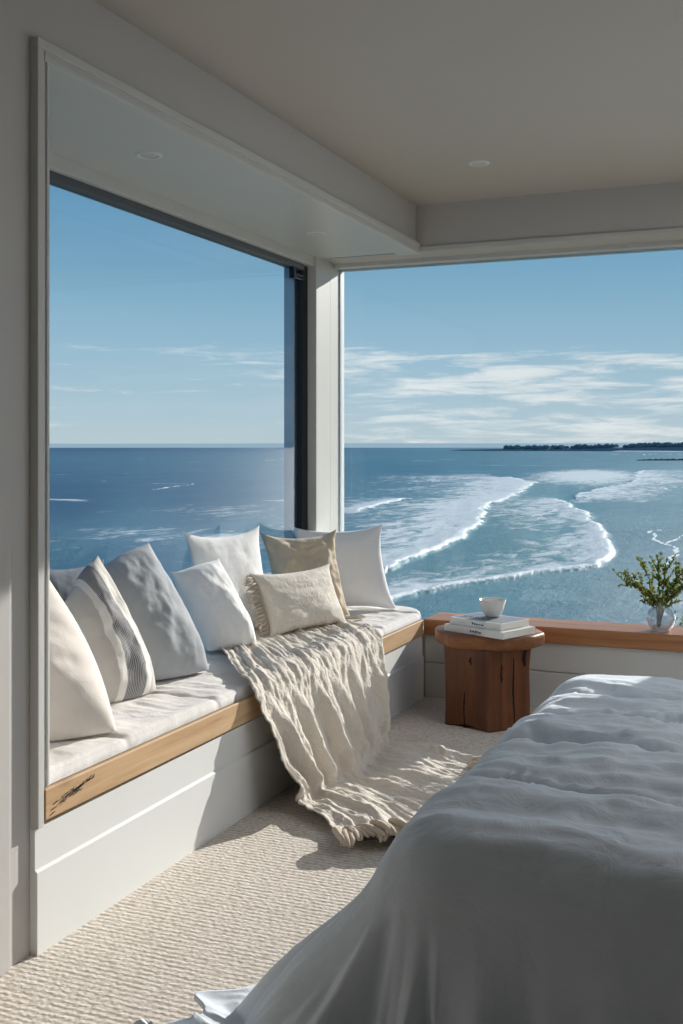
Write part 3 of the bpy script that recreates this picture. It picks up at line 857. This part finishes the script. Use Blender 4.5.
# surf lines on the water, metres east / north of the house
FRONTS = [
 ([(-61.2, 165.8), (-62.4, 175.0), (-63.4, 189.2), (-66.0, 217.0), (-72.2, 252.3), (-84.5, 308.6), (-98.0, 364.6), (-104.9, 421.4), (-123.1, 541.7), (-149.7, 635.2), (-169.5, 694.5)], 0.115, 1.0, 1),
 ([(-48.0, 128.3), (-47.8, 134.1), (-45.2, 151.1), (-40.8, 160.8), (-35.8, 173.8), (-30.8, 188.2), (-32.3, 212.4), (-38.4, 241.7), (-48.7, 289.3), (-61.8, 339.1), (-82.1, 413.3)], 0.085, 0.8, 1),
 ([(-118.9, 938.5), (-90.4, 680.9), (-83.6, 606.1), (-83.3, 529.9), (-84.3, 491.9), (-79.9, 431.7)], 0.10, 0.75, 1),
 ([(-31.3, 272.7), (-29.4, 251.2), (-24.0, 232.0), (-20.3, 217.4), (-19.7, 201.6), (-19.7, 194.5)], 0.0, 0.9, 0),
 ([(-24.2, 265.7), (-24.5, 244.8), (-24.0, 232.0)], 0.0, 0.7, 0),
 ([(-69.5, 563.9), (-59.6, 539.8), (-59.3, 568.1), (-47.5, 558.5)], 0.0, 0.8, 0),
 ([(-475.9, 3095.4), (-368.2, 2810.8), (-357.5, 3238.6), (-243.5, 2862.5)], 0.0, 0.9, 0),
 ([(-125.1, 318.6), (-131.7, 347.2), (-133.8, 367.9), (-136.1, 390.9)], 0.05, 1.0, 1),
 ([(-277.3, 436.4), (-288.9, 472.9), (-302.3, 515.4)], 0.0, 0.9, 0),
 ([(-356.9, 510.6), (-382.6, 559.8)], 0.0, 0.4, 0),
 ([(-448.9, 762.2), (-478.3, 832.5)], 0.0, 0.42, 0),
 ([(-451.8, 674.8), (-499.5, 760.6)], 0.0, 0.4, 0),
]
PATCHES = [  # soft churned-water patches: x, y, half width along x, along y, strength
 (-133.0, 780.0, 42, 230, 1.0), (-90.0, 285.0, 16, 60, 0.55), (-45.0, 185.0, 9, 28, 0.45),
 (-170.0, 300.0, 40, 70, 0.40), (-140.0, 215.0, 26, 40, 0.50), (-112.0, 205.0, 12, 34, 0.58), (-75.0, 345.0, 12, 60, 0.42), (-150.0, 175.0, 30, 25, 0.45)]
TINTS = [(-6793.8, 9037.2, 46, 86, 125), (-5038.7, 9764.8, 50, 92, 130), (-256.4, 341.0, 48, 90, 125), (-207.6, 361.3, 56, 100, 134), (-128.2, 201.8, 80, 120, 148), (-108.4, 210.0, 88, 130, 155), (-120.2, 160.0, 75, 115, 140),
 (-2011.3, 5093.0, 66, 116, 148), (-1595.6, 5265.4, 74, 124, 152), (-601.8, 3701.7, 95, 140, 160), (-317.7, 899.1, 68, 118, 146), (-253.4, 925.7, 80, 130, 155), (-82.1, 413.3, 100, 146, 164), (-81.4, 684.6, 112, 152, 170), (-40.2, 430.6, 122, 156, 172),
 (-46.8, 235.5, 92, 142, 158), (-55.7, 218.8, 86, 136, 152), (-39.1, 269.4, 125, 155, 170), (-25.4, 199.3, 135, 160, 175), (-28.4, 143.2, 112, 148, 164), (-21.2, 146.2, 135, 158, 172), (-38.1, 139.2, 100, 144, 160), (-17.5, 158.5, 140, 162, 175), (60, 200, 150, 165, 172), (-900, 60, 50, 92, 128)]

def seg_dist(px, py, pl):
    """distance to a polyline and side (+ = left of travel)"""
    best = np.full(px.shape, 1e9); side = np.zeros(px.shape)
    for (x0, y0), (x1, y1) in zip(pl, pl[1:]):
        dx, dy = x1 - x0, y1 - y0; l2 = dx * dx + dy * dy
        t = np.clip(((px - x0) * dx + (py - y0) * dy) / l2, 0, 1)
        qx = px - (x0 + t * dx); qy = py - (y0 + t * dy); d = np.hypot(qx, qy)
        m = d < best
        best = np.where(m, d, best); side = np.where(m, dx * qy - dy * qx, side)
    return best, side

def dense(pl, k=8, jit=0.0):
    a = np.array(pl, float); P = [a[i] for i in range(len(a))]
    d = catmull(np.array(P), (len(a) - 1) * k + 1)
    rr = np.hypot(d[:, 0], d[:, 1])
    d[:, 0] += jit * rr * fbm(np.arange(len(d)) * 0.35, np.full(len(d), len(a) * 3.3), 3)
    return [tuple(p) for p in d]

def sea():
    naz, nd = 1150, 420
    az = np.radians(np.concatenate([np.linspace(-85, -40, 120), np.linspace(-39.9, 0, 900), np.linspace(0.2, 60, 130)]))
    d = np.exp(np.concatenate([np.linspace(math.log(24), math.log(110), 40), np.linspace(math.log(111), math.log(1500), 300), np.linspace(math.log(1520), math.log(45000), 80)]))
    A, D = np.meshgrid(az, d)
    X = D * np.sin(A); Y = D * np.cos(A)
    foam = np.zeros(X.shape); crest = np.zeros(X.shape); Z = np.full(X.shape, SEA)
    # wobble the lines a little so the fronts are ragged
    wx = X + D * 0.006 * fbm(X * 0.08, Y * 0.03, 3) + D * 0.0035 * fbm(X * 0.45, Y * 0.2, 3); wy = Y + D * 0.02 * fbm(X * 0.05 + 50, Y * 0.03, 3)
    for pl, wake, st, sided in FRONTS:
        P = dense(pl, 6, 0.004)
        xs = [p[0] for p in P]; ys = [p[1] for p in P]
        m = (X > min(xs) - 150) & (X < max(xs) + 60) & (Y > min(ys) - 120) & (Y < max(ys) + 160)
        if m.sum() == 0: continue
        dd, side = seg_dist(wx[m], wy[m], P)
        r = D[m]
        lw = r * (0.0029 if sided else 0.0016) * (0.6 + 0.9 * np.clip(fbm(Y[m] * 0.09, X[m] * 0.09, 3) + 0.5, 0, 1.2))
        core = np.exp(-(dd / lw) ** 2) * st
        crest[m] = np.maximum(crest[m], core)
        if sided:
            sea_side = side > 0
            tail = np.where(sea_side, np.exp(-dd / (r * wake)), np.exp(-(dd / (lw * 1.0)) ** 2)) * st * 0.95
            foam[m] = np.maximum(foam[m], tail)
            Z[m] += np.where(sea_side, np.exp(-(dd / (r * 0.02)) ** 2), np.exp(-(dd / (r * 0.004)) ** 2)) * 0.8 * st
        foam[m] = np.maximum(foam[m], core)
    for x, y, sx, sy, st in PATCHES:
        th = math.atan2(x, y); c, s_ = math.cos(th), math.sin(th)
        lx = (X - x) * c - (Y - y) * s_; ly = (X - x) * s_ + (Y - y) * c
        foam = np.maximum(foam, st * np.exp(-((lx / sx) ** 2 + (ly / sy) ** 2)))
    # calmer channels
    # scattered whitecaps further out
    wc = sstep(0.42, 0.70, fbm(X * 0.012 + 3, Y * 0.035 + 8, 4)) * sstep(120, 260, D) * (1 - sstep(1500, 3000, D)) * sstep(-60, -160, X)
    foam = np.maximum(foam, wc * 0.62)
    # colour by place
    ld = np.log(D); a_ = A * 3.0
    num = np.zeros(X.shape + (3,)); den = np.zeros(X.shape)
    for x, y, r, g, b in TINTS:
        ta, tl = math.atan2(x, y) * 3.0, math.log(math.hypot(x, y))
        w = 1.0 / (((a_ - ta) * 2.2) ** 2 + ((ld - tl) * 0.75) ** 2 + 0.004) ** 1.6
        num += w[..., None] * (np.array(srgb(r, g, b)[:3]) * np.array([0.98, 1.0, 0.87])); den += w
    C = num / den[..., None]
    me = fast_grid('sea', np.stack([X, Y, Z], -1).reshape(-1, 3), X.shape[1], X.shape[0])
    at = me.attributes.new('tint', 'FLOAT_COLOR', 'POINT')
    at.data.foreach_set('color', np.concatenate([C.reshape(-1, 3), np.ones((C.shape[0] * C.shape[1], 1))], 1).astype(np.float32).ravel())
    at = me.attributes.new('foam', 'FLOAT_COLOR', 'POINT')
    at.data.foreach_set('color', np.stack([foam, crest, foam, np.ones_like(foam)], -1).astype(np.float32).ravel())
    t = NT('sea_water')
    ta = t.node('ShaderNodeAttribute', attribute_name='tint'); fa = t.node('ShaderNodeAttribute', attribute_name='foam')
    sp = t.node('ShaderNodeSeparateColor', ins={0: fa.outputs['Color']})
    v = t.coords()
    n1 = t.noise(t.coords((0.22, 0.085, 0.2)), 1.0, 7, 0.68, 0.8)
    n2 = t.noise(t.coords((0.035, 0.012, 0.03)), 1.0, 4, 0.6, 0.4)
    n3 = t.noise(t.coords((0.9, 0.30, 0.9)), 1.0, 6, 0.7, 1.2)
    lace = t.math('ADD', t.math('MULTIPLY', n1, 0.55), t.math('ADD', t.math('MULTIPLY', n2, 0.25), t.math('MULTIPLY', n3, 0.20)))
    # foam where mask outruns the lace noise
    f = t.math('SUBTRACT', sp.outputs[0], t.math('ADD', t.math('MULTIPLY', lace, 2.9), -1.0))
    fm = t.node('ShaderNodeMapRange', ins={0: f, 1: -0.14, 2: 0.34, 3: 0.0, 4: 1.0}); fm.interpolation_type = 'SMOOTHSTEP'
    cr = t.node('ShaderNodeMapRange', ins={0: t.math('SUBTRACT', sp.outputs[1], t.math('MULTIPLY', n3, 0.75)), 1: -0.05, 2: 0.22, 3: 0.0, 4: 1.0})
    fac = t.math('MAXIMUM', t.math('MULTIPLY', fm.outputs[0], t.math('MULTIPLY', sstep_node(t, sp.outputs[0], 0.05, 0.35), 0.80)), cr.outputs[0])
    shade = t.math('ADD', t.math('MULTIPLY', n2, 0.5), t.math('MULTIPLY', n1, 0.5))
    water = t.mix(t.node('ShaderNodeMapRange', ins={0: shade, 1: 0.35, 2: 0.65}).outputs[0], t.mix(1.0, ta.outputs['Color'], (0.72, 0.78, 0.82, 1), 'MULTIPLY'), t.mix(1.0, ta.outputs['Color'], (1.22, 1.16, 1.12, 1), 'MULTIPLY'))
    c = t.mix(fac, water, (0.97, 0.96, 0.90, 1))
    t.set(Base_Color=c, Roughness=0.45, Specular_IOR_Level=0.10)
    h = t.math('ADD', t.math('MULTIPLY', n1, 0.6), t.math('MULTIPLY', n3, 0.3))
    t.set(Normal=t.bump(h, 0.5, 1.2))
    o = link('sea', me, t.m, None, True)
    S(o, 'blue green sea with rows of white surf')

def sstep_node(t, x, a, b):
    n = t.node('ShaderNodeMapRange', ins={0: x, 1: a, 2: b, 3: 0.0, 4: 1.0}); n.interpolation_type = 'SMOOTHSTEP'
    return n.outputs[0]
sea()

# hills along the horizon, with distance haze put in as emission
def hills():
    n = 260; V = []; R = 30000
    az = np.radians(np.linspace(-85, 60, n))
    h = 118 + 40 * fbm(np.linspace(0, 14, n), np.full(n, 2.2), 4)
    h = h * (0.55 + 0.45 * sstep(math.radians(-60), math.radians(-10), az))
    for k in range(n):
        for r, z in ((R, SEA - 5), (R + 150, float(h[k])), (R + 3000, SEA - 5)):
            V.append((r * math.sin(az[k]), r * math.cos(az[k]), z))
    F = []
    for k in range(n - 1):
        for j in range(2): F.append((k * 3 + j, k * 3 + 3 + j, k * 3 + 4 + j, k * 3 + 1 + j))
    t = NT('haze_glow_hills')
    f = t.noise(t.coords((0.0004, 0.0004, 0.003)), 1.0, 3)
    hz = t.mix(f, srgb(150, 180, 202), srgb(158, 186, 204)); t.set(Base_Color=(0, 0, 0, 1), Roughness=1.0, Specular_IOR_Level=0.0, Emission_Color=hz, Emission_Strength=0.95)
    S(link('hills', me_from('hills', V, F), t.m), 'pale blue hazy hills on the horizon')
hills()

def headland():
    e = empty('headland', (-300, 6000, SEA)); tag(e, 'long dark wooded headland running out along the horizon', 'headland')
    n = 240; t_ = np.linspace(0, 1, n)
    # spine runs from the point (seaward) round to the beach
    px = np.interp(t_, [0, 0.35, 0.7, 1], [-1720, -900, -330, 500]); py = np.interp(t_, [0, 0.35, 0.7, 1], [5650, 5450, 5000, 4600])
    hh = np.interp(t_, [0, 0.04, 0.3, 0.6, 0.75, 1], [0, 10, 15, 24, 38, 46]) + 5 * fbm(t_ * 22, t_ * 0, 3) * t_ ** 0.3
    V = []
    for k in range(n):
        for o_, z in ((-1, 0), (-0.6, 0.06), (-0.42, 0.75), (0, 1.0), (1, 0)):
            w = 60 + 120 * t_[k]
            V.append((px[k] + o_ * w * 0.25, py[k] + o_ * w, SEA - 1 + (hh[k] + 1) * z))
    F = []
    for k in range(n - 1):
        for j in range(4): F.append((k * 5 + j, k * 5 + 5 + j, k * 5 + 6 + j, k * 5 + 1 + j))
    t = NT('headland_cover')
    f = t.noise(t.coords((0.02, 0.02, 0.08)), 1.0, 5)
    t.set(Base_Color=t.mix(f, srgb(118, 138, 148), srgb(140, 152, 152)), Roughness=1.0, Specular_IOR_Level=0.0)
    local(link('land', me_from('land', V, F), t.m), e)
    bm = bmesh.new(); r = random.Random(3)
    for k in range(420):
        q = r.random() ** 0.9; i = min(n - 1, int(q * (n - 1)))
        if vnoise(np.array([q * 16.0]), np.array([0.5]))[0] < -0.25: continue
        s = r.uniform(7, 15)
        bmesh.ops.create_icosphere(bm, subdivisions=1, radius=1.0, matrix=Matrix.Translation((px[i] + r.uniform(-12, 12), py[i] - 10 + r.uniform(-25, 25), SEA + hh[i] + s * 0.35)) @ Matrix.Diagonal((s * 1.3, s * 1.3, s, 1)))
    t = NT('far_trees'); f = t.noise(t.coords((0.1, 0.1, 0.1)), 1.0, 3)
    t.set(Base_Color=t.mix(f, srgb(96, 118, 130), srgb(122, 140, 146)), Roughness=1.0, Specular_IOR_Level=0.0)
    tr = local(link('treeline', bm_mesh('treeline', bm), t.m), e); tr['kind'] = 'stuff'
    # pale beach strip at its foot
    V = []; m = 60
    for k in range(m):
        q = 0.45 + 0.55 * k / (m - 1); x = float(np.interp(q, t_, px)); y = float(np.interp(q, t_, py))
        V += [(x - 30 - 30 * q, y - 200 - 60 * q, SEA + 0.5), (x - 10, y - 60, SEA + 3.5)]
    t = NT('far_sand'); f = t.noise(t.coords((0.02, 0.02, 0.02)), 1.0, 3); t.set(Base_Color=t.mix(f, srgb(176, 182, 178), srgb(205, 208, 204)), Roughness=1.0)
    local(link('beach', me_from('beach', V, [(2 * k, 2 * k + 2, 2 * k + 3, 2 * k + 1) for k in range(m - 1)]), t.m), e)
headland()

# low rock breakwater reaching into the water
bm = bmesh.new(); r = random.Random(9)
for k in range(90):
    q = k / 89; x = -216 + (110) * q + r.uniform(-1.5, 1.5); y = 1668 + 60 * q + r.uniform(-3, 3)
    s = r.uniform(1.6, 2.8) * (0.6 + 0.5 * min(1, q * 4))
    bmesh.ops.create_icosphere(bm, subdivisions=1, radius=s, matrix=Matrix.Translation((x, y, SEA + s * 0.3)) @ Matrix.Diagonal((1.3, 1.2, 0.75, 1)))
tag(link('breakwater', bm_mesh('breakwater', bm), plain('wet_rock', srgb(52, 66, 78), 0.8)), 'thin dark rock breakwater running out through the distant surf', 'breakwater')

# ground falling away below the house
def bank():
    nx, ny = 90, 70
    x = np.linspace(-14, 26, nx); y = np.linspace(6.7, 60, ny); X, Y = np.meshgrid(x, y)
    Z = -3.0 - 0.10 * (Y - 6.7) - 12.0 * sstep(16, 58, Y) + 0.35 * fbm(X * 0.5, Y * 0.5, 4) - 2.0 * sstep(2, -12, X)
    Z[-1, :] = SEA - 1
    t = NT('dune_grass'); f = t.noise(t.coords((2, 2, 2)), 1.0, 5)
    t.set(Base_Color=t.mix(f, srgb(96, 104, 62), srgb(158, 150, 104)), Roughness=1.0)
    S(link('terrain', fast_grid('terrain', np.stack([X, Y, Z], -1).reshape(-1, 3), nx, ny), t.m, None, True), 'grassy bank falling to the beach')
bank()

def shrub():
    r = random.Random(5); c = Vector((-0.62, 12.2, -3.45))
    e = empty('dune_shrub', c); tag(e, 'sunlit green coastal shrub outside, just beyond the glass vase', 'shrub')
    bm = bmesh.new(); lf = bmesh.new()
    for k in range(26):
        a = r.uniform(0, 2 * math.pi); R = r.uniform(0.1, 0.75); top = Vector((R * math.cos(a), R * math.sin(a), r.uniform(2.75, 3.42) - 0.3 * R))
        pts = [Vector((0, 0, 0)).lerp(top, i / 5) + Vector((0, 0, 0.2 * math.sin(math.pi * i / 5))) for i in range(6)]
        tube(bm, pts, [0.03 - 0.0045 * i for i in range(6)], 5)
        for q in range(260):
            p = pts[3].lerp(pts[5], r.random() ** 0.7) + Vector((r.gauss(0, .14), r.gauss(0, .14), r.gauss(-.05, .16)))
            d = Vector((r.gauss(0, 1), r.gauss(0, 1), r.gauss(0.5, 1))).normalized(); s = d.cross(Vector((r.gauss(0, 1), r.gauss(0, 1), r.gauss(0, 1)))).normalized()
            ll = r.uniform(0.03, 0.07)
            v = [lf.verts.new(p), lf.verts.new(p + d * ll * .5 + s * ll * .28), lf.verts.new(p + d * ll), lf.verts.new(p + d * ll * .5 - s * ll * .28)]
            lf.faces.new(v)
    local(link('stem', bm_mesh('stem', bm), M['stem']), e); local(link('foliage', bm_mesh('foliage', lf), M['shrub']), e)
    for o in e.children: o.matrix_parent_inverse = Matrix.Identity(4)
shrub()

# ------------------------------------------------------------------ sky and lights
w = bpy.data.worlds.new('sky'); scene.world = w; w.use_nodes = True
nt = w.node_tree; N = nt.nodes; Lk = nt.links
class WT(NT):
    def __init__(s): s.t = nt; s.n = N; s.l = Lk
t = WT()
tc = t.node('ShaderNodeTexCoord'); sp = t.node('ShaderNodeSeparateXYZ', ins={0: tc.outputs['Generated']})
z = sp.outputs[2]
sky = t.ramp(t.math('MULTIPLY', z, 1.0, True), [(0.0, srgb(190, 206, 212)), (0.03, srgb(178, 202, 214)), (0.085, srgb(156, 191, 211)), (0.16, srgb(124, 171, 200)), (0.26, srgb(88, 144, 186)), (1.0, srgb(54, 100, 156))])
az = t.math('ARCTAN2', sp.outputs[0], sp.outputs[1])
cv = t.node('ShaderNodeCombineXYZ', ins={0: az, 1: z, 2: 0.0})
def cmap(scale, loc=(0, 0, 0), rot=0.0):
    mp = t.node('ShaderNodeMapping', ins={'Vector': cv.outputs[0]}); mp.inputs['Scale'].default_value = scale; mp.inputs['Location'].default_value = loc; mp.inputs['Rotation'].default_value = (0, 0, rot); return mp.outputs[0]
c1 = t.noise(cmap((11, 95, 1), (3.1, 1.7, 0), 0.02), 1.0, 7, 0.66, 0.5)
c2 = t.noise(cmap((4, 38, 1), (7.4, 2.2, 0), 0.02), 1.0, 4, 0.55, 0.3)
c3 = t.noise(cmap((2.2, 9, 1), (1.3, 5.2, 0)), 1.0, 2, 0.5)
cover = t.ramp(z, [(0.0, (0.46,) * 3), (0.02, (0.50,) * 3), (0.05, (0.52,) * 3), (0.088, (0.49,) * 3), (0.105, (0.36,) * 3), (0.15, (0.26,) * 3), (0.19, (0.0,) * 3)])
side = t.node('ShaderNodeMapRange', ins={0: az, 1: -0.62, 2: -0.22, 3: -0.02, 4: 0.03})
th = t.math('ADD', t.math('MULTIPLY', c1, 0.58), t.math('ADD', t.math('MULTIPLY', c2, 0.34), t.math('MULTIPLY', c3, 0.20)))
cl = t.math('ADD', t.math('ADD', th, side.outputs[0]), t.math('SUBTRACT', cover, 1.085))
fac = t.node('ShaderNodeMapRange', ins={0: cl, 1: -0.03, 2: 0.13, 3: 0.0, 4: 0.85}); fac.interpolation_type = 'SMOOTHSTEP'
fin = t.mix(fac.outputs[0], sky, srgb(236, 240, 240))
fin = t.mix(t.math('LESS_THAN', z, -0.004), fin, srgb(70, 100, 120))
bg = N.get('Background') or t.node('ShaderNodeBackground')
Lk.new(fin, bg.inputs['Color']); bg.inputs['Strength'].default_value = 1.0
outw = N.get('World Output') or t.node('ShaderNodeOutputWorld'); Lk.new(bg.outputs[0], outw.inputs[0])

sd = bpy.data.lights.new('sun', 'SUN'); sd.energy = 6.5; sd.angle = math.radians(0.7); sd.color = (1.0, 0.95, 0.885)
so = bpy.data.objects.new('sun', sd); col.objects.link(so)
so.rotation_euler = Vector((-0.34, -1.0, -0.385)).to_track_quat('-Z', 'Y').to_euler(); so.location = (3, 12, 8)

# added unseen area light near the ceiling, soft fill for bed and room
ld = bpy.data.lights.new('added_fill_light', 'AREA'); ld.shape = 'RECTANGLE'; ld.size = 2.0; ld.size_y = 2.6; ld.energy = 45; ld.color = (0.96, 0.97, 1.0)
lo = bpy.data.objects.new('added_fill_light', ld); col.objects.link(lo); lo.location = (1.65, 4.4, 2.90)

# ------------------------------------------------------------------ camera
cd = bpy.data.cameras.new('camera'); cam = bpy.data.objects.new('camera', cd); col.objects.link(cam)
cam.location = (0, 0, H); cam.rotation_euler = (math.pi / 2, 0, 0.393)
cd.sensor_width = 36.0; cd.lens = 1095 / 1024 * 36.0; cd.shift_y = -65 / 1024; cd.clip_start = 0.05; cd.clip_end = 80000
scene.camera = cam
scene.view_settings.view_transform = 'Standard'
scene.view_settings.look = 'None'
scene.view_settings.exposure = 0.0
try:
    scene.cycles.use_denoising = True
    scene.cycles.max_bounces = 10; scene.cycles.diffuse_bounces = 6; scene.cycles.transparent_max_bounces = 12
    scene.cycles.sample_clamp_indirect = 8.0
except Exception:
    pass
